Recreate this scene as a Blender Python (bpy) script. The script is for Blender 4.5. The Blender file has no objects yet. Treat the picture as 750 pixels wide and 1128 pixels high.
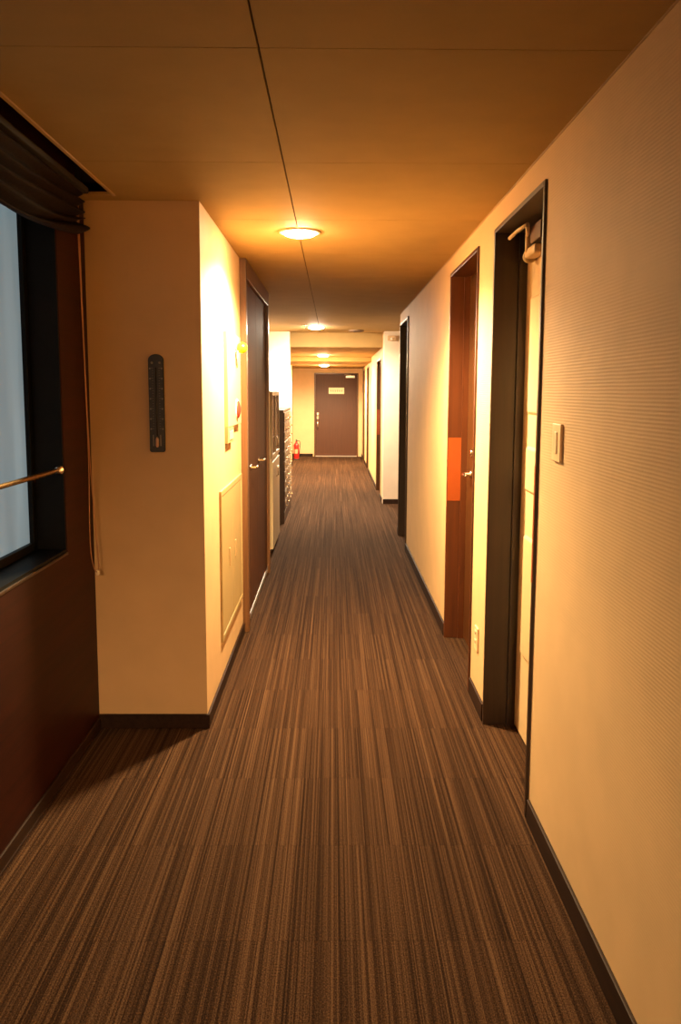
import bpy, bmesh, math, random
from mathutils import Vector, Matrix
random.seed(7)
scene = bpy.context.scene
COL = scene.collection
PI = math.pi

# ------------------------------------------------------------------ materials
def new_mat(name):
    m = bpy.data.materials.new(name); m.use_nodes = True
    nt = m.node_tree
    return m, nt, nt.nodes['Principled BSDF']

def N(nt, kind, **kw):
    n = nt.nodes.new(kind)
    for k, v in kw.items():
        if k in n.inputs.keys(): n.inputs[k].default_value = v
        else: setattr(n, k, v)
    return n

def math_node(nt, op, a, b=None, c=None):
    n = nt.nodes.new('ShaderNodeMath'); n.operation = op
    for i, v in enumerate((a, b, c)):
        if v is None: continue
        if isinstance(v, (int, float)): n.inputs[i].default_value = v
        else: nt.links.new(v, n.inputs[i])
    return n.outputs[0]

def ramp(nt, fac, stops):
    r = nt.nodes.new('ShaderNodeValToRGB')
    el = r.color_ramp.elements
    while len(el) < len(stops): el.new(.5)
    for e, (p, c) in zip(el, stops):
        e.position = p; e.color = (*c, 1)
    nt.links.new(fac, r.inputs['Fac'])
    return r.outputs['Color']

def plain(name, col, rough=.5, metal=0., spec=.5, vary=.12, scale=30, bump=0., coat=0.):
    """slightly mottled solid colour"""
    m, nt, b = new_mat(name)
    tc = N(nt, 'ShaderNodeTexCoord')
    no = N(nt, 'ShaderNodeTexNoise', Scale=scale, Detail=3.0)
    nt.links.new(tc.outputs['Object'], no.inputs['Vector'])
    lo = tuple(max(0, c*(1-vary)) for c in col); hi = tuple(min(1, c*(1+vary)) for c in col)
    nt.links.new(ramp(nt, no.outputs['Fac'], [(.3, lo), (.7, hi)]), b.inputs['Base Color'])
    b.inputs['Roughness'].default_value = rough; b.inputs['Metallic'].default_value = metal
    b.inputs['Specular IOR Level'].default_value = spec
    if coat: b.inputs['Coat Weight'].default_value = coat; b.inputs['Coat Roughness'].default_value = .15
    if bump:
        bp = N(nt, 'ShaderNodeBump', Strength=bump, Distance=.002)
        nt.links.new(no.outputs['Fac'], bp.inputs['Height']); nt.links.new(bp.outputs['Normal'], b.inputs['Normal'])
    return m

def wood(name, dark, light, rough=.4, axis='Z', spec=.5, scale=1.0, coat=0.):
    m, nt, b = new_mat(name)
    tc = N(nt, 'ShaderNodeTexCoord'); mp = N(nt, 'ShaderNodeMapping')
    s = {'Z': (38, 38, 1.6), 'Y': (38, 1.6, 38), 'X': (1.6, 38, 38)}[axis]
    mp.inputs['Scale'].default_value = tuple(v*scale for v in s)
    nt.links.new(tc.outputs['Object'], mp.inputs['Vector'])
    no = N(nt, 'ShaderNodeTexNoise', Scale=1.0, Detail=5.0, Roughness=.6, Distortion=.4)
    nt.links.new(mp.outputs['Vector'], no.inputs['Vector'])
    nt.links.new(ramp(nt, no.outputs['Fac'], [(.3, dark), (.7, light)]), b.inputs['Base Color'])
    b.inputs['Roughness'].default_value = rough
    b.inputs['Specular IOR Level'].default_value = spec
    if coat: b.inputs['Coat Weight'].default_value = coat; b.inputs['Coat Roughness'].default_value = .2
    bp = N(nt, 'ShaderNodeBump', Strength=.12, Distance=.001)
    nt.links.new(no.outputs['Fac'], bp.inputs['Height']); nt.links.new(bp.outputs['Normal'], b.inputs['Normal'])
    return m

def wallpaper(name, col, rib=True, strength=.35):
    m, nt, b = new_mat(name)
    tc = N(nt, 'ShaderNodeTexCoord')
    sep = N(nt, 'ShaderNodeSeparateXYZ'); nt.links.new(tc.outputs['Object'], sep.inputs[0])
    no = N(nt, 'ShaderNodeTexNoise', Scale=5.0, Detail=4.0)
    nt.links.new(tc.outputs['Object'], no.inputs['Vector'])
    lo = tuple(c*.95 for c in col); hi = tuple(min(1, c*1.04) for c in col)
    nt.links.new(ramp(nt, no.outputs['Fac'], [(.3, lo), (.7, hi)]), b.inputs['Base Color'])
    b.inputs['Roughness'].default_value = .62
    b.inputs['Specular IOR Level'].default_value = .3
    fine = N(nt, 'ShaderNodeTexNoise', Scale=140.0, Detail=2.0)
    nt.links.new(tc.outputs['Object'], fine.inputs['Vector'])
    h = fine.outputs['Fac']
    if rib:
        # woven wallpaper: closely spaced, slightly wavering cords running along the wall
        wav = math_node(nt, 'MULTIPLY', no.outputs['Fac'], 2.2)
        ph = math_node(nt, 'MULTIPLY_ADD', sep.outputs['Z'], 2*PI/.0095, wav)
        sn = math_node(nt, 'SINE', ph)
        h = math_node(nt, 'MULTIPLY_ADD', h, .6, math_node(nt, 'MULTIPLY', sn, .5))
    bp = N(nt, 'ShaderNodeBump', Strength=strength, Distance=.002)
    nt.links.new(h, bp.inputs['Height']); nt.links.new(bp.outputs['Normal'], b.inputs['Normal'])
    return m

def carpet():
    m, nt, b = new_mat('striped_carpet')
    tc = N(nt, 'ShaderNodeTexCoord')
    sep = N(nt, 'ShaderNodeSeparateXYZ'); nt.links.new(tc.outputs['Object'], sep.inputs[0])
    X, Y = sep.outputs['X'], sep.outputs['Y']
    row = math_node(nt, 'FLOOR', math_node(nt, 'DIVIDE', math_node(nt, 'SUBTRACT', Y, .1946), .5))
    colm = math_node(nt, 'FLOOR', math_node(nt, 'DIVIDE', math_node(nt, 'ADD', X, .32), .5))
    tid = math_node(nt, 'MULTIPLY_ADD', row, .27, math_node(nt, 'MULTIPLY', colm, .17))
    def stripes(freq, off, detail):
        v = N(nt, 'ShaderNodeCombineXYZ')
        nt.links.new(math_node(nt, 'MULTIPLY', X, freq), v.inputs[0])
        nt.links.new(math_node(nt, 'ADD', tid, off), v.inputs[1])
        nt.links.new(math_node(nt, 'MULTIPLY', Y, .25), v.inputs[2])
        n = N(nt, 'ShaderNodeTexNoise', Scale=1.0, Detail=detail, Roughness=.55)
        nt.links.new(v.outputs[0], n.inputs['Vector'])
        return n.outputs['Fac']
    s1 = stripes(205., 0., 1.0); s2 = stripes(48., 31.3, 1.0)
    v0 = N(nt, 'ShaderNodeCombineXYZ'); nt.links.new(math_node(nt, 'MULTIPLY', X, 60.), v0.inputs[0]); nt.links.new(math_node(nt, 'MULTIPLY', Y, .35), v0.inputs[1])
    n0 = N(nt, 'ShaderNodeTexNoise', Scale=1.0, Detail=2.0); nt.links.new(v0.outputs[0], n0.inputs['Vector'])
    fib = N(nt, 'ShaderNodeTexNoise', Scale=1.0, Detail=2.0, Roughness=.7)
    mp = N(nt, 'ShaderNodeMapping'); mp.inputs['Scale'].default_value = (330, 170, 1)
    nt.links.new(tc.outputs['Object'], mp.inputs['Vector']); nt.links.new(mp.outputs['Vector'], fib.inputs['Vector'])
    mix = math_node(nt, 'ADD', math_node(nt, 'MULTIPLY_ADD', s1, .52, math_node(nt, 'MULTIPLY', s2, .20)), math_node(nt, 'MULTIPLY', n0.outputs['Fac'], .28))
    mix = math_node(nt, 'ADD', mix, math_node(nt, 'MULTIPLY', math_node(nt, 'SUBTRACT', fib.outputs['Fac'], .5), .72))
    # seams between tiles
    fy = math_node(nt, 'FRACT', math_node(nt, 'DIVIDE', math_node(nt, 'SUBTRACT', Y, .1946), .5))
    d = math_node(nt, 'MINIMUM', fy, math_node(nt, 'SUBTRACT', 1., fy))
    seam = math_node(nt, 'LESS_THAN', d, .005)
    mix = math_node(nt, 'SUBTRACT', mix, math_node(nt, 'MULTIPLY', seam, .03))
    c = ramp(nt, mix, CARPET)
    nt.links.new(c, b.inputs['Base Color'])
    b.inputs['Roughness'].default_value = .95
    b.inputs['Specular IOR Level'].default_value = .05
    b.inputs['Sheen Weight'].default_value = .08; b.inputs['Sheen Tint'].default_value = (1, .66, .46, 1)
    b.inputs['Sheen Roughness'].default_value = .3
    bp = N(nt, 'ShaderNodeBump', Strength=.6, Distance=.004)
    nt.links.new(mix, bp.inputs['Height']); nt.links.new(bp.outputs['Normal'], b.inputs['Normal'])
    return m

def emit(name, col, strength):
    m, nt, b = new_mat(name)
    b.inputs['Base Color'].default_value = (.9, .85, .75, 1)
    b.inputs['Emission Color'].default_value = (*col, 1)
    b.inputs['Emission Strength'].default_value = strength
    b.inputs['Roughness'].default_value = .3
    return m

CARPET = [(.28, (.0058, .0023, .0012)), (.44, (.0215, .0098, .0050)), (.55, (.047, .0232, .0116)), (.72, (.108, .057, .029))]
WALL = (.60, .405, .21)
M = {}
M['wall'] = wallpaper('cream_wallpaper', WALL, True, .20)
M['wall_smooth'] = wallpaper('cream_painted_wall', WALL, False, .12)
M['wall_white'] = wallpaper('white_painted_wall', (.70, .58, .43), False, .12)
M['ceil'] = plain('ceiling_board', (.36, .235, .085), .75, vary=.05, scale=6, spec=.2)
M['gap'] = plain('dark_joint', (.07, .035, .012), .9)
M['carpet'] = carpet()
M['black_wood'] = wood('black_stained_wood', (.020, .010, .006), (.040, .020, .012), .35)
M['base'] = wood('dark_brown_skirting', (.015, .006, .003), (.028, .012, .006), .6, 'Y', spec=.15)
M['panel_wood'] = wood('dark_red_brown_panelling', (.014, .0025, .0008), (.030, .0052, .0017), .5, 'Y', spec=.14)
M['red_wood'] = wood('red_brown_door_wood', (.050, .0115, .0018), (.080, .019, .003), .38)
M['red_wood_dark'] = wood('dark_red_brown_door_wood', (.045, .016, .004), (.075, .027, .007), .33)
M['door_brown'] = wood('brown_door_veneer', (.055, .019, .006), (.095, .034, .011), .6, spec=.12)
M['frame_brown'] = wood('brown_frame_wood', (.085, .034, .012), (.13, .055, .020), .35)
M['end_door'] = wood('brown_laminate_door', (.062, .021, .009), (.078, .027, .011), .5, spec=.3)
M['cream_door'] = plain('cream_door_paint', (.62, .44, .24), .38, vary=.03, scale=4)
M['cream_metal'] = plain('cream_enamel', (.40, .29, .125), .45, vary=.03, scale=4)
M['alarm'] = plain('pale_alarm_panel', (.60, .405, .215), .35, vary=.03)
M['tan'] = plain('tan_plastic', (.42, .28, .13), .45, vary=.05)
M['orange'] = plain('orange_plate', (.24, .040, .002), .45, vary=.06, scale=10)
M['chrome'] = plain('chrome', (.85, .80, .72), .18, 1.0, vary=.03)
M['brass'] = plain('brass_tube', (.80, .52, .24), .25, 1.0, vary=.04)
M['alu'] = plain('aluminium', (.72, .68, .62), .35, 1.0, vary=.05)
M['black'] = plain('black_aluminium', (.003, .0032, .003), .5, vary=.2, spec=.12)
M['black_plastic'] = plain('black_plastic', (.012, .011, .010), .38, vary=.2)
M['mark'] = plain('pale_marking', (.20, .17, .13), .5, vary=.1)
M['glass_tube'] = plain('thermometer_glass', (.55, .34, .22), .15, vary=.1)
M['red'] = plain('red_enamel', (.55, .02, .015), .3, vary=.08)
M['red_lens'] = plain('red_lens', (.62, .03, .02), .2, vary=.06)
M['yellow'] = plain('yellow_lens', (.95, .62, .01), .25, vary=.05)
M['beige_plastic'] = plain('beige_plastic', (.74, .52, .29), .4, vary=.03)
M['switch_rocker'] = plain('pale_rocker', (.78, .60, .38), .3, vary=.03)
M['dark_slot'] = plain('dark_slot', (.03, .02, .015), .6)
M['steel_cream'] = plain('cream_steel', (.60, .47, .29), .4, vary=.03, scale=3)
M['steel_grey'] = plain('grey_steel', (.33, .25, .17), .35, vary=.05, scale=3)
M['smoked'] = plain('smoked_glass', (.10, .07, .045), .08, vary=.1, spec=.6)
M['rack_dark'] = wood('dark_rack_wood', (.030, .012, .008), (.06, .025, .015), .4)
M['drawer'] = wood('brown_drawer_front', (.055, .024, .012), (.09, .04, .02), .4, 'Y')
M['drawer_pale'] = plain('pale_drawer_front', (.40, .29, .17), .5, vary=.04)
M['card'] = plain('cream_card', (.85, .72, .50), .6, vary=.03)
M['ink'] = plain('brown_ink', (.16, .09, .03), .7)
M['cloth'] = plain('dark_brown_blind_cloth', (.010, .0038, .0026), .9, vary=.3, scale=60, spec=.2, bump=.4)
M['cord'] = plain('tan_cord', (.42, .20, .10), .6, vary=.1)
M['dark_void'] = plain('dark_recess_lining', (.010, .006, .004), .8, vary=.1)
M['pale_trim'] = plain('pale_metal_trim', (.40, .26, .11), .5, vary=.05)
M['rim'] = plain('white_lamp_rim', (.85, .75, .58), .4, vary=.03)
M['grille'] = plain('grey_brown_grille', (.14, .09, .055), .6, vary=.1)
M['rubber'] = plain('black_rubber', (.02, .018, .016), .7)

L_WARM = (1.0, .71, .36)
M['lamp_warm'] = emit('lamp_glow_warm', L_WARM, 480)
M['lamp_back'] = emit('lamp_glow_warm_entrance', L_WARM, 60)
M['lamp_white'] = emit('lamp_glow_white', (1.0, .80, .58), 1500)
M['lamp_far'] = emit('lamp_glow_far', (1.0, .74, .42), 2000)

def pane_mat():
    m, nt, b = new_mat('frosted_daylight_pane')
    tc = N(nt, 'ShaderNodeTexCoord'); mp = N(nt, 'ShaderNodeMapping')
    mp.inputs['Scale'].default_value = (1, 5, .7)
    no = N(nt, 'ShaderNodeTexNoise', Scale=1.3, Detail=2.0)
    nt.links.new(tc.outputs['Object'], mp.inputs['Vector']); nt.links.new(mp.outputs['Vector'], no.inputs['Vector'])
    c = ramp(nt, no.outputs['Fac'], [(.3, (.115, .165, .185)), (.7, (.19, .255, .275))])
    nt.links.new(c, b.inputs['Emission Color']); b.inputs['Emission Strength'].default_value = 1.0
    b.inputs['Base Color'].default_value = (.10, .12, .13, 1); b.inputs['Roughness'].default_value = .35
    return m
M['pane'] = pane_mat()

# ------------------------------------------------------------------ mesh helpers
class MB:
    def __init__(self): self.bm = bmesh.new()
    def box(self, x0, x1, y0, y1, z0, z1):
        x0, x1 = sorted((x0, x1)); y0, y1 = sorted((y0, y1)); z0, z1 = sorted((z0, z1))
        vs = [self.bm.verts.new(p) for p in ((x0,y0,z0),(x1,y0,z0),(x1,y1,z0),(x0,y1,z0),(x0,y0,z1),(x1,y0,z1),(x1,y1,z1),(x0,y1,z1))]
        for f in ((0,3,2,1),(4,5,6,7),(0,1,5,4),(1,2,6,5),(2,3,7,6),(3,0,4,7)):
            self.bm.faces.new([vs[i] for i in f])
        return self
    def frustum(self, face0, face1):
        """two 4-point loops joined"""
        a = [self.bm.verts.new(p) for p in face0]; b = [self.bm.verts.new(p) for p in face1]
        self.bm.faces.new(a); self.bm.faces.new(b[::-1])
        for i in range(4):
            j = (i+1) % 4
            self.bm.faces.new((a[j], a[i], b[i], b[j]))
        return self
    def tube(self, pts, r, seg=12, caps=True, closed=False):
        pts = [Vector(p) for p in pts]; n = len(pts); rings = []
        up = None
        for i, p in enumerate(pts):
            if closed: t = (pts[(i+1) % n]-pts[i-1])
            elif i == 0: t = pts[1]-p
            elif i == n-1: t = p-pts[i-1]
            else: t = pts[i+1]-pts[i-1]
            t.normalize()
            if up is None:
                up = Vector((0, 0, 1)) if abs(t.z) < .9 else Vector((1, 0, 0))
            a = t.cross(up); a.normalize(); b = a.cross(t); b.normalize(); up = b
            rr = r[i] if isinstance(r, (list, tuple)) else r
            rings.append([self.bm.verts.new(p+(a*math.cos(2*PI*k/seg)+b*math.sin(2*PI*k/seg))*rr) for k in range(seg)])
        m = n if closed else n-1
        for i in range(m):
            A, B = rings[i], rings[(i+1) % n]
            for k in range(seg):
                l = (k+1) % seg
                f = self.bm.faces.new((A[k], A[l], B[l], B[k])); f.smooth = True
        if caps and not closed:
            self.bm.faces.new(rings[0][::-1]); self.bm.faces.new(rings[-1])
        return self
    def lathe(self, prof, origin=(0, 0, 0), axis='Z', seg=32):
        """prof: (radius, height) along axis"""
        o = Vector(origin)
        def P(r, h, k):
            c, s = r*math.cos(2*PI*k/seg), r*math.sin(2*PI*k/seg)
            return o+{'Z': Vector((c, s, h)), 'X': Vector((h, c, s)), 'Y': Vector((c, h, s))}[axis]
        prev = None
        for r, h in prof:
            cur = [self.bm.verts.new(P(0, h, 0))] if r == 0 else [self.bm.verts.new(P(r, h, k)) for k in range(seg)]
            if prev:
                for k in range(seg):
                    l = (k+1) % seg
                    if len(prev) == 1 and len(cur) > 1: f = self.bm.faces.new((prev[0], cur[l], cur[k]))
                    elif len(cur) == 1 and len(prev) > 1: f = self.bm.faces.new((prev[k], prev[l], cur[0]))
                    elif len(cur) > 1: f = self.bm.faces.new((prev[k], prev[l], cur[l], cur[k]))
                    else: continue
                    f.smooth = True
            prev = cur
        return self
    def prism(self, outline, y0, y1, plane='XZ'):
        """extrude a 2D outline"""
        def P(a, b, d): return {'XZ': (a, d, b), 'YZ': (d, a, b), 'XY': (a, b, d)}[plane]
        A = [self.bm.verts.new(P(a, b, y0)) for a, b in outline]; B = [self.bm.verts.new(P(a, b, y1)) for a, b in outline]
        self.bm.faces.new(A); self.bm.faces.new(B[::-1])
        n = len(outline)
        for i in range(n):
            j = (i+1) % n
            self.bm.faces.new((A[j], A[i], B[i], B[j]))
        return self
    def build(self, name, mat, parent=None, bevel=0., loc=None, **props):
        """links the gathered shapes as ONE mesh object; coordinates are world ones, moved to the object's own origin"""
        bmesh.ops.recalc_face_normals(self.bm, faces=self.bm.faces[:])
        me = bpy.data.meshes.new(name)
        o = bpy.data.objects.new(name, me); COL.objects.link(o)
        root = parent
        off = Vector((0, 0, 0))
        while root is not None:
            off += root.location; root = root.parent
        if loc is None: loc = (0, 0, 0) if parent is None else off
        org = Vector(loc)
        bmesh.ops.translate(self.bm, verts=self.bm.verts[:], vec=-org)
        self.bm.to_mesh(me); self.bm.free()
        me.materials.append(mat)
        o.parent = parent
        o.location = org-off
        if bevel:
            md = o.modifiers.new('soft_edges', 'BEVEL'); md.width = bevel; md.segments = 2; md.limit_method = 'ANGLE'
        for k, v in props.items(): o[k] = v
        return o

def tag(o, label=None, category=None, group=None, kind=None):
    for k, v in (('label', label), ('category', category), ('group', group), ('kind', kind)):
        if v: o[k] = v
    return o
def root(name, loc, label, category, group=None, kind=None):
    o = bpy.data.objects.new(name, None); COL.objects.link(o); o.location = loc
    o.empty_display_size = .1
    return tag(o, label, category, group, kind)
def struct(o, label=None, category=None): return tag(o, label, category, None, 'structure')
def copy_tree(o, parent=None):
    c = o.copy(); COL.objects.link(c); c.parent = parent
    for ch in list(o.children): copy_tree(ch, c)
    return c

# ------------------------------------------------------------------ dimensions (metres; corridor runs along +Y)
CZ = 2.3915                 # main ceiling
XR = .725                   # right wall face
XP = -.5856                 # left wall face past the jutting wall
YP = 3.7065                 # face of the jutting wall
XW = -1.09                  # window wall face
YB = -3.6                   # wall behind the viewpoint
YE = 19.86                  # end wall
T = 2.2865                  # door frame head

# ------------------------------------------------------------------ floor
struct(MB().box(-2.2, 3.2, YB-.2, YE+.3, -.1, 0).build('floor', M['carpet']), 'brown striped carpet tiles running down the corridor', 'floor')

# ------------------------------------------------------------------ ceilings
def boards(xs, ys, z, gx=.0055, gy=.0035):
    mb = MB()
    for i in range(len(xs)-1):
        for j in range(len(ys)-1):
            a = xs[i]+(gx/2 if i else 0); b = xs[i+1]-(gx/2 if i < len(xs)-2 else 0)
            c = ys[j]+(gy/2 if j else 0); d = ys[j+1]-(gy/2 if j < len(ys)-2 else 0)
            mb.box(a, b, c, d, z, z+.012)
    return mb
ysA = [YB-.1]+[.0935+k for k in range(-3, 4)]                           # up to 3.0935
xj = -.182
XB = -.93                                                               # edge of the blind recess
c = boards([XB, xj, XR+.1], ysA+[3.6], CZ)
ysB = [3.6, 4.0935]+[k+.0935 for k in range(5, 12)]+[11.8]
for (x0, x1, ys) in ((-1.3, xj, ysB), (xj, XR+.1, ysB)):
    pass
c2 = boards([-1.7, xj, XR+.1], ysB, CZ)
ceil = c.build('ceiling', M['ceil']); struct(ceil, 'ceiling of large tan boards with dark joints, nearest the viewpoint', 'ceiling')
struct(c2.build('ceiling_middle', M['ceil']), 'tan board ceiling carrying the brightest round lamp', 'ceiling')
struct(MB().box(XR+.1, 3.2, 8.9, 11.8, CZ, CZ+.012).build('ceiling_side_passage', M['ceil']), 'ceiling of the side passage on the right', 'ceiling')
struct(MB().box(XB, 3.2, YB-.2, 3.6, CZ+.012, CZ+.05).box(-1.8, 3.2, 3.6, 12.1, CZ+.012, CZ+.05).build('ceiling_backing', M['gap']), 'dark backing showing in the ceiling joints', 'ceiling')
# lower ceilings farther on, each starting with a step
struct(MB().box(-1.2, .9, 11.8, 15.2, 2.19, CZ+.05).build('ceiling_lower', M['ceil']), 'lowered ceiling beyond the white wall', 'ceiling')
struct(MB().box(-1.8, .9, 15.2, YE+.1, 2.11, CZ+.05).build('ceiling_lowest', M['ceil']), 'lowest ceiling in front of the end door', 'ceiling')
# recess above the blind
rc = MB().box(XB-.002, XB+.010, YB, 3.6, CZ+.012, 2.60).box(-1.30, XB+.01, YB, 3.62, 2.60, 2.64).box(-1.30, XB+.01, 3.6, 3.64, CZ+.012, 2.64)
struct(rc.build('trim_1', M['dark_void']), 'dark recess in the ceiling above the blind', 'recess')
struct(MB().box(XB-.004, XB+.008, YB, 3.603, CZ-.006, CZ+.02).build('trim_2', M['pale_trim']), 'thin pale edge of the ceiling recess', 'trim')
struct(MB().box(XR-.004, XR+.002, YB, 8.9, CZ-.005, CZ+.002).build('trim_3', M['pale_trim']), 'thin pale moulding where ceiling meets the right wall', 'trim')

# ------------------------------------------------------------------ walls
def wall_run(x0, x1, y0, y1, ztop, openings):
    """wall along Y made of pieces around openings (ya, yb, zb, zt)"""
    mb = MB(); y = y0
    for (a, b, zb, zt) in sorted(openings):
        if a > y: mb.box(x0, x1, y, a, 0, ztop)
        if zb > 0: mb.box(x0, x1, a, b, 0, zb)
        if zt < ztop: mb.box(x0, x1, a, b, zt, ztop)
        y = b
    if y1 > y: mb.box(x0, x1, y, y1, 0, ztop)
    return mb
D1 = (2.876, 3.760); D2 = (4.170, 5.143); D3 = (7.985, 8.90)
wr = wall_run(XR, XR+.20, YB, 9.02, CZ, [(*D1, 0, T), (*D2, 0, T), (*D3, 0, T)])
struct(wr.build('wall_right', M['wall']), 'right wall in ribbed cream wallpaper', 'wall')
# side passage on the right
struct(MB().box(3.0, 3.2, 8.8, 11.6, 0, CZ).build('wall_side_passage', M['wall_white']), 'end of the side passage', 'wall')
struct(MB().box(XR+.2, 3.0, 8.9, 9.02, 0, CZ).build('wall_side_return', M['wall_white']), 'near wall of the side passage', 'wall')
XF = .70
D4 = (12.1, 13.05); D5 = (16.2, 16.9); D6 = (18.25, 18.95)
TF = 2.03
struct(MB().box(XF, 3.0, 11.44, 11.62, 0, CZ).build('wall_facing', M['wall_white']), 'white wall facing the viewpoint past the side passage', 'wall')
wf = wall_run(XF, XF+.18, 11.62, YE, CZ, [(a-.022, b+.022, 0, TF+.022) for a, b in (D4, D5, D6)])
struct(wf.build('wall_right_far', M['wall_smooth']), 'far stretch of the right wall with three narrow doors', 'wall')
# left side
WO = (1.55, 3.33, .912, 2.30)           # window opening
ww = wall_run(XW-.20, XW, YB, YP, 2.60, [WO])
struct(ww.build('wall_left_window', M['panel_wood']), 'dark red brown panelled wall around the window', 'wall')
OD = (5.262, 7.04)                      # cupboard doors opening
wl = MB().box(-1.35, XP, YP, OD[0], 0, CZ).box(-1.35, XP, OD[1], 7.12, 0, CZ).box(-1.35, XP, OD[0], OD[1], 2.37, CZ).box(-1.35, -.80, OD[0], OD[1], 0, 2.37)
struct(wl.build('wall_left', M['wall_smooth']), 'cream wall jutting out on the left', 'wall')
struct(MB().box(-1.35, -1.05, 7.12, 11.6, 0, CZ).build('wall_left_alcove', M['wall_white']), 'alcove wall behind the cabinets', 'wall')
struct(MB().box(-1.35, -.607, 11.6, 11.8, 0, CZ).build('wall_left_facing', M['wall_white']), 'white wall above the drawer cabinet', 'wall')
struct(MB().box(-1.2, -.885, 11.8, 17.78, 0, 2.2).build('wall_left_far', M['wall_smooth']), 'far left wall seen edge on', 'wall')
struct(MB().box(-1.75, -1.6, 17.6, YE, 0, 2.2).box(-1.6, -1.2, 17.6, 17.78, 0, 2.2).build('wall_left_end', M['wall_smooth']), 'side of the space before the end wall', 'wall')
struct(MB().box(-.892, -.872, 17.765, 17.80, 0, 2.11).build('trim_4', M['base']), 'dark corner strip at the end of the far left wall', 'trim')
ED = (-.455, .605, 2.005)
we = MB().box(-1.75, ED[0], YE, YE+.2, 0, 2.2).box(ED[1], .9, YE, YE+.2, 0, 2.2).box(ED[0], ED[1], YE, YE+.2, ED[2], 2.2).box(ED[0]-.1, ED[1]+.1, YE+.2, YE+.25, 0, 2.2)
struct(we.build('wall_end', M['wall_smooth']), 'end wall around the brown door', 'wall')
struct(MB().box(-1.4, 1.0, YB-.2, YB, 0, 2.6).build('wall_back', M['wall_smooth']), 'wall behind the viewpoint', 'wall')

# skirting boards
BH = .067
def skirt(name, label, boxes):
    mb = MB()
    for b in boxes: mb.box(*b)
    struct(mb.build(name, M['base'], bevel=.003), label, 'baseboard')
skirt('baseboard_left', 'dark skirting round the jutting left wall', [(XW, XP+.012, YP-.012, YP, 0, BH), (XP, XP+.012, YP, OD[0]-.03, 0, BH)])
skirt('baseboard_window', 'dark skirting under the window', [(XW, XW+.010, YB, YP-.012, 0, .055)])
skirt('baseboard_right', 'dark skirting along the right wall', [(XR-.012, XR, YB, D1[0]-.02, 0, .085), (XR-.012, XR, D1[1]+.02, D2[0]-.02, 0, .085), (XR-.012, XR, D2[1]+.02, D3[0]-.02, 0, .085), (XR-.012, XR, D3[1]+.02, 9.02, 0, .085)])
skirt('baseboard_facing', 'skirting under the white facing wall', [(XF, 3.0, 11.428, 11.44, 0, BH)])
skirt('baseboard_far', 'skirting along the far right wall', [(XF-.012, XF, 11.62, D4[0]-.03, 0, BH), (XF-.012, XF, D4[1]+.03, D5[0]-.03, 0, BH), (XF-.012, XF, D5[1]+.03, D6[0]-.03, 0, BH), (XF-.012, XF, D6[1]+.03, YE, 0, BH)])
skirt('baseboard_end', 'skirting of the end wall', [(-1.6, ED[0]-.03, YE-.012, YE, 0, BH)])
skirt('baseboard_left_far', 'skirting of the far left wall', [(-.885, -.873, 11.8, 17.76, 0, BH), (-1.05, -1.038, 7.12, 11.6, 0, BH)])
struct(MB().box(XW+.010, XW+.014, YB, YP-.012, 0, .006).build('trim_5', M['base']), 'thin metal line where panelling meets carpet', 'trim')

# ------------------------------------------------------------------ window on the left
win = root('window_1', (XW, 2.44, .912), 'frosted bluish window in a black frame on the left', 'window', kind='structure')
xo, xi = XW-.001, XW-.165
y0, y1, z0, z1 = WO
# deep black lining
fr = MB().box(xi, xo, y1-.012, y1, z0, z1).box(xi, xo, y0, y0+.012, z0, z1).box(xi, xo, y0+.012, y1-.012, z0, z0+.012).box(xi, xo, y0+.012, y1-.012, z1-.012, z1)
fr.build('window_lining', M['black'], win)
sash = MB()
for a, b in ((y0+.012, 2.05), (2.05, y1-.012)):
    sash.box(XW-.155, XW-.115, a, a+.035, z0+.012, z1-.012).box(XW-.155, XW-.115, b-.035, b, z0+.012, z1-.012)
    sash.box(XW-.155, XW-.115, a+.035, b-.035, z0+.012, z0+.045).box(XW-.155, XW-.115, a+.035, b-.035, z1-.047, z1-.012)
sash.build('window_frame', M['black'], win, bevel=.002)
for a, b in ((y0+.045, 2.017), (2.083, y1-.045)):
    MB().box(XW-.142, XW-.134, a, b, z0+.043, z1-.045).build('window_pane', M['pane'], win)
MB().box(XW-.02, XW+.006, y0, y1, z0-.012, z0).build('window_sill', M['black_wood'], win, bevel=.003)

# rail across the window
ry, rz, rx = y1-.012, 1.250, XW-.018
rail = root('guard_rail', (rx, ry, rz), 'brass rail running across the window opening', 'rail')
MB().tube([(rx, ry-.006, rz), (rx, y0+.018, rz)], .0095, 16).build('rail_tube', M['brass'], rail)
MB().lathe([(0, 0), (.021, 0), (.021, -.005), (.014, -.012), (.0125, -.026), (0, -.026)], (rx, ry, rz), 'Y', 24).build('rail_socket', M['chrome'], rail)
MB().lathe([(0, 0), (.021, 0), (.021, .005), (.014, .012), (.0125, .026), (0, .026)], (rx, y0+.012, rz), 'Y', 24).build('rail_socket', M['chrome'], rail)

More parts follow.
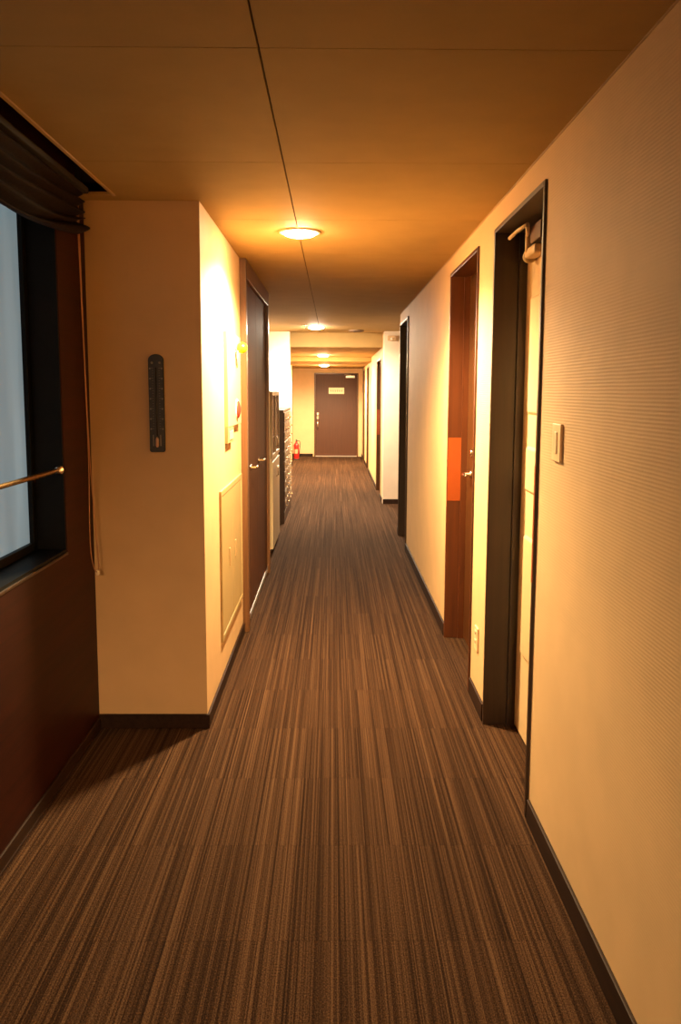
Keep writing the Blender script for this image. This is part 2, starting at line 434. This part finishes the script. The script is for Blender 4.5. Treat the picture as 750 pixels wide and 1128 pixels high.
# gathered blind
blind = root('roman_blind', (-1.03, 3.48, 2.37), 'dark brown gathered blind raised above the window', 'blind')
def blind_cloth():
    mb = MB(); bm = mb.bm
    ny, ns = 150, 46
    grid = []
    ya, yb = 1.35, 3.49
    for i in range(ny+1):
        t = i/ny; y = ya+(yb-ya)*t
        d = yb-y                                        # distance from the far end
        sw = (d % 1.45)/1.45
        drop = .135+.085*math.sin(PI*min(1, sw))**.8     # swag between lift cords
        row = []
        for j in range(ns+1):
            s = j/ns
            z = 2.375-(drop+.02)*s
            fold = math.sin(s*PI*2*4.5+.8*math.sin(y*2.1))
            x = -1.035+.028*fold*(.35+.65*s)+.010*math.sin(y*7+s*9)*s
            z += .012*math.sin(y*5.2+s*11)*s
            row.append(bm.verts.new((x, y, z)))
        grid.append(row)
    for i in range(ny):
        for j in range(ns):
            f = bm.faces.new((grid[i][j], grid[i+1][j], grid[i+1][j+1], grid[i][j+1])); f.smooth = True
    return mb
cl = blind_cloth().build('blind_cloth', M['cloth'], blind)
sd = cl.modifiers.new('thickness', 'SOLIDIFY'); sd.thickness = .004
MB().box(-1.065, -1.005, 1.33, 3.50, 2.372, 2.395).build('head_rail', M['dark_void'], blind, bevel=.003)
# looped pull cord
pts = []
A = Vector((-1.055, 3.50, 2.372)); 
strand1 = [(-1.058, 3.505, 2.37), (-1.055, 3.515, 2.0), (-1.052, 3.525, 1.6), (-1.050, 3.53, 1.25), (-1.052, 3.52, 1.0), (-1.051, 3.525, .87), (-1.047, 3.55, .795), (-1.043, 3.575, .772)]
strand2 = [(-1.040, 3.59, .772), (-1.042, 3.60, .83), (-1.050, 3.592, 1.0), (-1.055, 3.568, 1.25), (-1.056, 3.545, 1.6), (-1.056, 3.53, 2.0), (-1.056, 3.52, 2.37)]
def smooth_pts(P, k=6):
    P = [Vector(p) for p in P]; out = []
    for i in range(len(P)-1):
        p0, p1, p2, p3 = P[max(i-1, 0)], P[i], P[i+1], P[min(i+2, len(P)-1)]
        for j in range(k):
            t = j/k
            out.append(.5*((2*p1)+(p2-p0)*t+(2*p0-5*p1+4*p2-p3)*t*t+(3*p1-p0-3*p2+p3)*t**3))
    out.append(P[-1]); return out
MB().tube(smooth_pts(strand1), .0022, 8).build('pull_cord', M['cord'], blind)
MB().tube(smooth_pts(strand2), .0022, 8).build('pull_cord', M['cord'], blind)
MB().lathe([(0, -.012), (.005, -.012), (.0085, -.004), (.0085, .006), (.004, .012), (0, .012)], (-1.042, 3.582, .768), 'Z', 16).build('cord_knob', M['card'], blind)

# ------------------------------------------------------------------ thermometer on the jutting wall
th = root('wall_thermometer', (-.788, YP, 1.295), 'long black thermometer hung on the jutting cream wall', 'thermometer')
tx0, tx1, tz0, tz1 = -.8225, -.7535, 1.295, 1.731
cx = (tx0+tx1)/2; hw = (tx1-tx0)/2
out = [(tx0+.006, tz0), (tx1-.006, tz0), (tx1, tz0+.006)]+[(cx+hw*math.cos(a), tz1-hw*.8+hw*.8*math.sin(a)) for a in [PI*k/16 for k in range(17)]]+[(tx0, tz0+.006)]
MB().prism(out, YP-.014, YP).build('back_plate', M['black_plastic'], th, bevel=.003)
for s in (-1, 1):
    tk = MB()
    for k in range(25):
        z = tz0+.105+k*.0112
        l = .010 if k % 4 == 0 else .005
        tk.box(cx+s*.012, cx+s*(.012+l), YP-.0148, YP-.0138, z, z+.0014)
    tk.build('scale_marks', M['mark'], th)
    for k in range(7):
        z = tz0+.103+k*.0448
        MB().box(cx+s*.0265-.003, cx+s*.0265+.003, YP-.0148, YP-.0138, z-.002, z+.004).build('scale_figure', M['mark'], th)
MB().tube([(cx, YP-.017, tz0+.05), (cx, YP-.017, tz1-.06)], .0028, 10).build('glass_tube', M['black_plastic'], th)
MB().tube([(cx, YP-.017, tz0+.022), (cx, YP-.017, tz0+.03), (cx, YP-.017, tz0+.058), (cx, YP-.017, tz0+.068)], [.004, .0075, .0075, .0035], 12).build('bulb', M['glass_tube'], th)
for s in (-1, 1):
    MB().box(cx+s*.014, cx+s*.018, YP-.020, YP-.012, tz0+.028, tz0+.078).build('bulb_guard', M['mark'], th)
for s in (-1, 1):
    MB().lathe([(0, -.0165), (.0045, -.0165), (.0055, -.014), (.0055, -.012), (0, -.012)], (cx+s*.017, YP, tz1-.038), 'Y', 14).build('screw', M['mark'], th)

# ------------------------------------------------------------------ fire alarm plate with lamps
al = root('mounted_fire_alarm', (XP, 4.75, 1.372), 'pale fire alarm plate with red dome and yellow ball lamp', 'fire alarm')
MB().box(XP, XP+.022, 4.45, 5.06, 1.372, 1.89).build('panel_plate', M['alarm'], al, bevel=.004)
MB().lathe([(.054, .022), (.054, .026), (.048, .034), (.036, .040), (.02, .044), (0, .045)], (XP, 4.84, 1.462), 'X', 28).build('red_dome', M['red_lens'], al)
MB().lathe([(.062, .0215), (.062, .025), (.052, .027)], (XP, 4.84, 1.462), 'X', 28).build('dome_ring', M['rim'], al)
yb = Vector((XP+.062, 4.78, 1.815))
MB().tube([(XP+.02, 4.78, 1.79), (XP+.04, 4.78, 1.80), tuple(yb)], .008, 10).build('lamp_stem', M['rim'], al)
prof = [(.031*math.sin(PI*k/12), -.031*math.cos(PI*k/12)) for k in range(13)]; prof[0] = (0, prof[0][1]); prof[-1] = (0, prof[-1][1])
MB().lathe(prof, tuple(yb), 'Z', 24).build('ball_lamp', M['yellow'], al)
MB().tube([(XP+.040, 4.755, 1.80), (XP+.038, 4.755, 1.70)], .003, 8).build('lamp_wire', M['tan'], al)
bx = MB().box(XP, XP+.020, 4.45, 4.70, 1.285, 1.374).build('call_box', M['tan'], al, bevel=.003)
MB().box(XP+.020, XP+.023, 4.49, 4.66, 1.303, 1.35).build('box_cover', M['beige_plastic'], bx, bevel=.001)

# ------------------------------------------------------------------ low wall cabinet (flush cream doors)
wc = root('wall_cabinet', (XP, 4.68, .24), 'low cream metal cabinet set flush in the left wall', 'cabinet')
ca, cb, cz0, cz1 = 4.20, 5.16, .255, 1.055
f_ = MB().box(XP-.0, XP+.012, ca, ca+.03, cz0, cz1).box(XP, XP+.012, cb-.03, cb, cz0, cz1).box(XP, XP+.012, ca+.03, cb-.03, cz0, cz0+.03).box(XP, XP+.012, ca+.03, cb-.03, cz1-.03, cz1)
f_.build('cabinet_frame', M['cream_metal'], wc, bevel=.002)
mid = (ca+cb)/2
for a, b, hs in ((ca+.033, mid-.002, 1), (mid+.002, cb-.033, -1)):
    d = MB().box(XP+.001, XP+.010, a, b, cz0+.033, cz1-.033).build('door', M['cream_metal'], wc, bevel=.002)
    hy = (b-.16) if hs == 1 else (a+.10)
    h = MB().box(XP+.010, XP+.016, hy-.012, hy+.012, .60, .70).build('latch', M['tan'], d, bevel=.002)

# ------------------------------------------------------------------ double cupboard doors on the left
dd = root('door_8', (-.56, 6.15, 0), 'pair of tall brown doors with lever handles on the left', 'door', kind='structure')
fx = -.545
jm = MB().box(-.64, fx, OD[0]-.022, OD[0]+.045, 0, CZ-.003).build('jamb', M['frame_brown'], dd, bevel=.002)
MB().box(-.64, fx, OD[1]-.03, OD[1]+.02, 0, CZ-.003).build('jamb', M['frame_brown'], dd, bevel=.002)
MB().box(-.64, fx, OD[0]+.045, OD[1]-.03, 2.275, CZ-.003).build('head_jamb', M['frame_brown'], dd, bevel=.002)
mdl = 6.12
for a, b, hy in ((OD[0]+.048, mdl-.002, 5.62), (mdl+.002, OD[1]-.033, 6.22)):
    lf = MB().box(-.605, -.567, a, b, .02, 2.272).build('door_leaf', M['door_brown'], dd, bevel=.002)
    MB().lathe([(0, 0), (.022, 0), (.022, .006), (.010, .010), (.009, .040), (0, .040)], (-.567, hy, 1.05), 'X', 20).build('handle_rose', M['chrome'], lf)
    MB().tube([(-.531, hy, 1.05), (-.527, hy+.01, 1.05), (-.525, hy+.04, 1.05), (-.527, hy+.11, 1.05)], [.009, .009, .008, .007], 12).build('lever', M['chrome'], lf)
    MB().box(-.567, -.561, a, b, .022, .060).build('kick_strip', M['alu'], lf)

# ------------------------------------------------------------------ filing cabinet in the alcove
fc = root('filing_cabinet', (-.80, 8.26, 0), 'tall cream steel cabinet with dark glass upper doors', 'cabinet')
fa, fb, fxb, fxf, fzt = 7.767, 8.74, -1.03, -.571, 1.567
MB().box(fxb, fxf-.022, fa, fb, .055, fzt).build('carcass', M['steel_cream'], fc, bevel=.004)
MB().box(fxb+.01, fxf-.03, fa+.01, fb-.01, 0, .055).build('plinth', M['rack_dark'], fc)
MB().box(fxf-.0225, fxf-.012, fa, fb, .900, .925).build('divider_rail', M['steel_cream'], fc)
m2 = (fa+fb)/2
for a, b, s in ((fa+.003, m2-.002, 1), (m2+.002, fb-.003, -1)):
    g = MB().box(fxf-.020, fxf, a, a+.035, .928, fzt-.004).box(fxf-.020, fxf, b-.035, b, .928, fzt-.004).box(fxf-.020, fxf, a+.035, b-.035, .928, .965).box(fxf-.020, fxf, a+.035, b-.035, fzt-.04, fzt-.004).build('glass_door', M['steel_grey'], fc, bevel=.001)
    MB().box(fxf-.014, fxf-.008, a+.034, b-.034, .964, fzt-.039).build('door_glass', M['smoked'], g)
    hy = b-.03 if s == 1 else a+.03
    MB().tube([(fxf, hy, 1.02), (fxf+.018, hy, 1.03), (fxf+.018, hy, 1.11), (fxf, hy, 1.12)], .005, 8).build('handle', M['chrome'], g)
    d = MB().box(fxf-.020, fxf, a, b, .06, .897).build('lower_door', M['steel_cream'], fc, bevel=.002)
    MB().tube([(fxf, hy, .72), (fxf+.018, hy, .73), (fxf+.018, hy, .81), (fxf, hy, .82)], .005, 8).build('handle', M['chrome'], d)

# ------------------------------------------------------------------ drawer cabinet farther on
dr = root('drawer_cabinet', (-.80, 10.4, 0), 'dark wooden cabinet of many small labelled drawers', 'cabinet')
ra, rb, rxb, rxf, rzt = 9.67, 11.28, -1.02, -.571, 1.346
sh = MB().box(rxb, rxf-.012, ra, ra+.025, .13, rzt).box(rxb, rxf-.012, rb-.025, rb, .13, rzt).box(rxb, rxf-.012, ra+.025, rb-.025, rzt-.025, rzt).box(rxb, rxf-.012, ra+.025, rb-.025, .13, .155).box(rxb, rxb+.02, ra+.025, rb-.025, .155, rzt-.025)
sh.build('carcass', M['rack_dark'], dr, bevel=.002)
MB().box(rxb+.02, rxf-.005, ra+.01, rb-.01, 0, .13).build('plinth', M['rack_dark'], dr)
ncol, nrow = 4, 10
cw = (rb-ra-.05)/ncol; rh = (rzt-.18-.005)/nrow
for k in range(ncol):
    for r in range(nrow):
        a = ra+.025+k*cw+.004; b = a+cw-.008
        z = .158+r*rh+.003; zt = z+rh-.006
        pale = k == ncol-1
        q = MB().box(rxf-.30, rxf, a, b, z, zt).build('drawer', M['drawer_pale' if pale else 'drawer'], dr, bevel=.002)
        MB().box(rxf, rxf+.004, (a+b)/2-.06, (a+b)/2+.06, zt-.045, zt-.018).build('label_holder', M['drawer_pale'], q)
        MB().lathe([(0, .022), (.008, .020), (.011, .014), (.006, .006), (.006, 0)], (rxf, (a+b)/2, z+.028), 'X', 10).build('knob', M['brass'], q)

# ------------------------------------------------------------------ doors on the right wall
def frame(parent, mat, y0, y1, xf, zt, depth=.135, casing=.020, proud=.010):
    """a lining with thin casing edge; returns nothing"""
    a, b = y0+casing, y1-casing
    MB().box(xf-proud, xf+depth, y0, a, 0, zt).build('jamb', mat, parent, bevel=.003)
    MB().box(xf-proud, xf+depth, b, y1, 0, zt).build('jamb', mat, parent, bevel=.003)
    MB().box(xf-proud, xf+depth, a, b, zt-casing, zt).build('head_jamb', mat, parent, bevel=.003)
    # rebate stops
    MB().box(xf+depth-.035, xf+depth+.001, b-.014, b, 0, zt-casing).build('door_stop', mat, parent)
    MB().box(xf+depth-.035, xf+depth+.001, a, a+.014, 0, zt-casing).build('door_stop', mat, parent)

# nearest door: cream panelled leaf, black frame, closer
d1 = root('door_1', (XR+.07, sum(D1)/2, 0), 'cream panelled door with a closer in a black frame on the right', 'door', kind='structure')
frame(d1, M['black_wood'], *D1, XR, T, depth=.135)
xl = XR+.135
lz = 2.17
MB().box(xl-.012, xl+.04, D1[0]+.02, D1[1]-.02, lz, T-.02).build('transom_rail', M['black_wood'], d1, bevel=.002)
la, lb = D1[0]+.022, D1[1]-.022
lf = MB().box(xl+.001, xl+.040, la, lb, .008, lz-.003).build('door_leaf', M['cream_door'], d1, bevel=.002)
def raised_panel(mb, a, b, z0_, z1_, x):
    w = .028
    # moulding: four mitred bars then a bevelled field
    mb.frustum([(x, a, z0_), (x, b, z0_), (x, b, z1_), (x, a, z1_)], [(x-.012, a+w*.5, z0_+w*.5), (x-.012, b-w*.5, z0_+w*.5), (x-.012, b-w*.5, z1_-w*.5), (x-.012, a+w*.5, z1_-w*.5)])
for z0_, z1_ in ((.386, .94), (1.13, 1.335), (1.47, 1.98)):
    for a, b in ((la+.10, la+.10+.24), (lb-.12-.24, lb-.12)):
        mb = MB(); raised_panel(mb, a, b, z0_, z1_, xl+.001); mb.build('raised_panel', M['cream_door'], lf, bevel=.004)
# closer
MB().box(xl-.052, xl+.001, 3.40, 3.58, 2.128, 2.168).build('closer_body', M['cream_door'], lf, bevel=.012)
MB().lathe([(0, 0), (.026, 0), (.030, .012), (.026, .04), (.016, .05), (0, .05)], (xl-.026, 3.555, 2.142), 'Y', 18).build('closer_cap', M['cream_metal'], lf)
MB().tube([(xl-.045, 3.53, 2.150), (xl-.045, 3.535, 2.225)], .012, 12).build('closer_spindle', M['cream_door'], lf)
MB().tube([(xl-.045, 3.535, 2.218), (xl-.070, 3.44, 2.243)], .009, 10).build('closer_arm', M['cream_door'], lf)
MB().tube([(xl-.070, 3.44, 2.248), (xl-.085, 3.55, 2.243), (xl-.095, 3.665, 2.232)], .008, 10).build('closer_arm', M['cream_door'], lf)
MB().box(xl-.045, xl-.012, 3.33, 3.50, 2.178, 2.248).build('closer_bracket', M['frame_brown'], d1, bevel=.004)
MB().box(XR-.0115, XR-.0095, D1[0]+.002, D1[0]+.018, .89, 1.31).build('edge_plate', M['orange'], d1, label='orange strip on the black frame edge')

# second door: red brown leaf with lever
d2 = root('door_2', (XR+.06, sum(D2)/2, 0), 'red brown door with chrome lever, second on the right', 'door', kind='structure')
frame(d2, M['red_wood'], *D2, XR, T, depth=.110, casing=.022)
xl = XR+.110
lf = MB().box(xl+.001, xl+.040, D2[0]+.024, D2[1]-.024, .006, T-.025).build('door_leaf', M['red_wood_dark'], d2, bevel=.002)
hy, hz = 4.93, 1.075
MB().lathe([(0, 0), (.027, 0), (.027, -.008), (.012, -.012), (.011, -.048), (0, -.048)], (xl, hy, hz), 'X', 22).build('handle_rose', M['chrome'], lf)
MB().tube([(xl-.044, hy+.012, hz), (xl-.050, hy-.01, hz), (xl-.050, hy-.06, hz-.002), (xl-.046, hy-.115, hz)], [.011, .011, .009, .008], 12).build('lever', M['chrome'], lf)
MB().lathe([(0, 0), (.024, 0), (.024, -.010), (.018, -.014), (0, -.014)], (xl, hy-.02, hz+.13), 'X', 22).build('lock', M['chrome'], lf)
MB().box(XR-.006, XR+.080, D2[1]-.024, D2[1]-.0215, .888, 1.284).build('edge_plate', M['orange'], d2, label='orange plate on the far jamb')

# third doorway, black frame
d3 = root('door_3', (XR+.07, sum(D3)/2, 0), 'black framed doorway, third on the right before the side passage', 'door', kind='structure')
frame(d3, M['black_wood'], *D3, XR, T, depth=.135, casing=.024, proud=.014)
MB().box(XR+.137, XR+.175, D3[0]+.026, D3[1]-.026, .006, T-.03).build('door_leaf', M['red_wood_dark'], d3, bevel=.002)

# far right doors
for i, (D, lab) in enumerate(((D4, 'brown door just past the white facing wall'), (D5, 'narrow brown door midway down the far right wall'), (D6, 'narrow brown door closest to the end door on the right'))):
    d = root('door_%d' % (4+i), (XF+.06, sum(D)/2, 0), lab, 'door', kind='structure')
    a, b = D
    mt = M['red_wood_dark']
    MB().box(XF-.012, XF+.10, a-.022, a, 0, TF+.022).build('jamb', mt, d, bevel=.002)
    MB().box(XF-.012, XF+.10, b, b+.022, 0, TF+.022).build('jamb', mt, d, bevel=.002)
    MB().box(XF-.012, XF+.10, a, b, TF, TF+.022).build('head_jamb', mt, d, bevel=.002)
    lf = MB().box(XF+.10, XF+.14, a+.002, b-.002, .006, TF-.003).build('door_leaf', mt, d)
    MB().tube([(XF+.10, b-.08, 1.05), (XF+.055, b-.08, 1.05), (XF+.05, b-.18, 1.05)], .009, 8).build('lever', M['chrome'], lf)
    if i == 0:
        MB().box(XF-.008, XF+.080, b-.003, b-.0005, .888, 1.284).build('edge_plate', M['orange'], d, label='orange plate on the far jamb')

# end door
d7 = root('door_7', (.075, YE, 0), 'brown door with a cream notice at the end of the corridor', 'door', kind='structure')
MB().box(ED[0], ED[0]+.03, YE-.014, YE+.10, 0, ED[2]).build('jamb', M['frame_brown'], d7, bevel=.002)
MB().box(ED[1]-.03, ED[1], YE-.014, YE+.10, 0, ED[2]).build('jamb', M['frame_brown'], d7, bevel=.002)
MB().box(ED[0]+.03, ED[1]-.03, YE-.014, YE+.10, ED[2]-.03, ED[2]).build('head_jamb', M['frame_brown'], d7, bevel=.002)
yl = YE+.02
lf = MB().box(ED[0]+.033, ED[1]-.033, yl, yl+.045, .02, ED[2]-.033).build('door_leaf', M['end_door'], d7, bevel=.003)
MB().box(ED[0]+.03, ED[1]-.03, YE-.05, YE+.05, 0, .018).build('threshold', M['alu'], d7)
sg = MB().box(-.107, .264, yl-.006, yl, 1.505, 1.655).build('notice', M['card'], lf, label='cream notice with faint lettering')
ink = MB()
for k in range(6):
    xx = -.068+k*.052
    ink.box(xx, xx+.032, yl-.0068, yl-.0058, 1.582, 1.590).box(xx+.012, xx+.019, yl-.0068, yl-.0058, 1.562, 1.604).box(xx+.003, xx+.030, yl-.0068, yl-.0058, 1.560, 1.566)
ink.build('lettering', M['ink'], sg)
hx = -.368
MB().box(hx-.028, hx+.028, yl-.008, yl, .90, 1.06).build('lock_plate', M['chrome'], lf, bevel=.003)
MB().lathe([(0, -.05), (.022, -.046), (.026, -.036), (.018, -.02), (.010, -.008), (.010, 0)], (hx, yl, 1.0), 'Y', 16).build('knob', M['chrome'], lf)
MB().tube([(hx, yl, .90), (hx, yl-.045, .885), (hx, yl-.045, .66), (hx, yl, .645)], .011, 10).build('pull_handle', M['chrome'], lf)
MB().box(.30, .52, yl-.06, yl, 1.885, 1.945).build('closer_body', M['alu'], lf, bevel=.008)
MB().tube([(.42, yl-.03, 1.945), (.42, yl-.03, 1.958), (.27, yl-.14, 1.962), (.36, yl-.02, 1.975)], .008, 8).build('closer_arm', M['alu'], lf)

# ------------------------------------------------------------------ small wall fittings on the right
sw = root('light_switch', (XR, 2.632, 1.345), 'beige light switch plate on the ribbed right wall', 'light switch')
MB().box(XR-.009, XR, 2.583, 2.683, 1.347, 1.469).build('switch_plate', M['beige_plastic'], sw, bevel=.003)
for z in (1.373,):
    MB().box(XR-.012, XR-.008, 2.618, 2.648, z, z+.07).build('rocker', M['switch_rocker'], sw, bevel=.002)
ol = root('wall_outlet', (XR, 3.99, .289), 'beige power outlet low between the two right doors', 'power outlet')
MB().box(XR-.009, XR, 3.948, 4.032, .283, .403).build('outlet_plate', M['beige_plastic'], ol, bevel=.003)
for z in (.31, .355):
    s = MB().box(XR-.0115, XR-.0085, 3.972, 4.008, z, z+.03).build('socket', M['switch_rocker'], ol, bevel=.001)
    for yy in (3.982, 3.995):
        MB().box(XR-.0125, XR-.011, yy, yy+.003, z+.009, z+.022).build('slot', M['dark_slot'], s)

# ------------------------------------------------------------------ fire extinguisher by the end wall
fe = root('fire_extinguisher', (-.86, 18.95, 0), 'small red fire extinguisher standing on the carpet near the end door', 'fire extinguisher')
ex, ey = -.845, 18.95
MB().lathe([(0, 0), (.058, 0), (.062, .008), (.062, .30), (.058, .335), (.040, .365), (.022, .378), (.022, .40), (0, .40)], (ex, ey, .012), 'Z', 28).build('cylinder', M['red'], fe)
MB().lathe([(.055, 0), (.070, 0), (.070, .014), (.063, .02)], (ex, ey, 0), 'Z', 28).build('base_ring', M['rubber'], fe)
MB().box(ex-.013, ex+.013, ey-.085, ey+.02, .425, .440).build('handle', M['black_plastic'], fe, bevel=.003)
MB().box(ex-.013, ex+.013, ey-.080, ey+.02, .452, .464).build('lever', M['black_plastic'], fe, bevel=.003)
MB().lathe([(0, .40), (.018, .40), (.018, .46), (0, .46)], (ex, ey, 0), 'Z', 14).build('valve', M['chrome'], fe)
MB().tube(smooth_pts([(ex+.02, ey, .43), (ex+.075, ey-.01, .42), (ex+.085, ey-.01, .32), (ex+.072, ey-.01, .20), (ex+.07, ey-.01, .12)]), .008, 8).build('hose', M['rubber'], fe)
MB().box(ex-.035, ex+.035, ey-.0635, ey-.058, .14, .24).build('label_plate', M['tan'], fe)

# ------------------------------------------------------------------ ceiling fittings
def lamp(x, y, z, mat, label, r=.085, drop=.022, lip=.007):
    o = root('ceiling_lamp', (x, y, z), label, 'ceiling lamp', 'round ceiling lamps')
    MB().lathe([(r, 0), (r+.022, 0), (r+.024, -.005), (r+.018, -lip), (r, -lip)], (x, y, z), 'Z', 40).build('lamp_rim', M['rim'], o)
    pr = [(r*math.cos(a), -.006-drop*math.sin(a)) for a in [PI/2*k/8 for k in range(8)]]+[(0, -.006-drop)]
    MB().lathe(pr, (x, y, z), 'Z', 40).build('lamp_dome', mat, o)
    return o
a = lamp(-.176, 4.40, CZ, M['lamp_warm'], 'brightest round lamp, on the ceiling beside the jutting wall')
def beam(owner, x, y, z, col, power, cone, blend):
    # the downward beam of a lamp, from the bulb just under its dome
    l = bpy.data.lights.new('lamp_beam', 'SPOT'); l.energy = power; l.color = col
    l.spot_size = math.radians(cone); l.spot_blend = blend; l.shadow_soft_size = .05
    o = bpy.data.objects.new('lamp_beam', l); COL.objects.link(o); o.parent = owner; o.location = (0, 0, -.09)
c = lamp(-.222, 10.8, CZ, M['lamp_white'], 'second round ceiling lamp, just before the lowered ceiling', r=.095)
d_ = lamp(-.178, 14.45, 2.19, M['lamp_far'], 'third round lamp, on the lowered ceiling', r=.09)
e_ = lamp(-.185, 17.45, 2.11, M['lamp_far'], 'farthest round lamp, nearest the end door', r=.09)
b = lamp(-.176, -3.0, CZ, M['lamp_back'], 'round ceiling lamp at the near end, by the window wall', drop=.002, lip=.006)
beam(a, 0, 0, 0, L_WARM, 760, 158, .5)
beam(b, 0, 0, 0, (1.0, .67, .35), 560, 168, .26)
beam(c, 0, 0, 0, (1.0, .80, .62), 270, 168, .4)
beam(d_, 0, 0, 0, (1.0, .76, .45), 330, 170, .4)
beam(e_, 0, 0, 0, (1.0, .76, .45), 480, 170, .4)
vt = root('ceiling_vent', (.312, 11.3, CZ), 'flat round dark vent on the ceiling beside the second lamp', 'vent')
MB().lathe([(.105, 0), (.105, -.008), (.085, -.016), (0, -.018)], (.312, 11.3, CZ), 'Z', 32).build('vent_ring', M['grille'], vt)
for k in range(3):
    rr = .03+.02*k
    MB().lathe([(rr, -.0165), (rr+.008, -.0225), (rr+.012, -.0165)], (.312, 11.3, CZ), 'Z', 28).build('louvre', M['grille'], vt)
sp = root('ceiling_sprinkler', (-.353, 10.45, CZ), 'small sprinkler head on the ceiling left of the second lamp', 'sprinkler')
MB().lathe([(.03, 0), (.03, -.006), (.012, -.010), (.010, -.03), (0, -.03)], (-.353, 10.45, CZ), 'Z', 20).build('escutcheon', M['rim'], sp)
MB().lathe([(0, -.03), (.018, -.036), (.018, -.039), (0, -.040)], (-.353, 10.45, CZ), 'Z', 20).build('deflector', M['chrome'], sp)
sn = root('wall_sensor', (.80, 11.44, 2.28), 'small pale box high on the white facing wall', 'sensor')
MB().box(.74, .86, 11.40, 11.44, 2.26, 2.33).build('sensor_body', M['alarm'], sn, bevel=.006)
MB().lathe([(0, -.012), (.012, -.010), (.018, 0)], (.80, 11.40, 2.285), 'Y', 16).build('sensor_lens', M['rim'], sn)

# ------------------------------------------------------------------ world, camera, view
w = bpy.data.worlds.new('World'); scene.world = w; w.use_nodes = True
w.node_tree.nodes['Background'].inputs['Color'].default_value = (.35, .45, .55, 1)
w.node_tree.nodes['Background'].inputs['Strength'].default_value = .05

f_px, pitch, yaw, roll, cy = 905., .1173, .0093, .0035, -26.39
cp, sp_, c_, s_ = math.cos(pitch), math.sin(pitch), math.cos(yaw), math.sin(yaw)
def to_world(v):
    x, yy, zz = v
    y = cp*yy+sp_*zz; z = -sp_*yy+cp*zz
    return Vector((c_*x+s_*y, -s_*x+c_*y, z))
ex_, fw, ez_ = to_world((1, 0, 0)), to_world((0, 1, 0)), to_world((0, 0, 1))
R_ = math.cos(roll)*ex_+math.sin(roll)*ez_
U_ = -math.sin(roll)*ex_+math.cos(roll)*ez_
cam = bpy.data.cameras.new('camera'); co = bpy.data.objects.new('camera', cam); COL.objects.link(co)
B = -fw
co.matrix_world = Matrix(((R_.x, U_.x, B.x, 0), (R_.y, U_.y, B.y, 0), (R_.z, U_.z, B.z, 1.57), (0, 0, 0, 1)))
cam.sensor_fit = 'VERTICAL'; cam.sensor_height = 36; cam.sensor_width = 36*750/1128
cam.lens = f_px/1128*36
cam.shift_y = cy/1128
cam.clip_start = .05
scene.camera = co

scene.view_settings.view_transform = 'Standard'
scene.view_settings.look = 'None'
scene.view_settings.gamma = 1
scene.view_settings.use_curve_mapping = False
scene.view_settings.exposure = 0
scene.cycles.max_bounces = 10
scene.cycles.diffuse_bounces = 8
scene.cycles.use_denoising = True
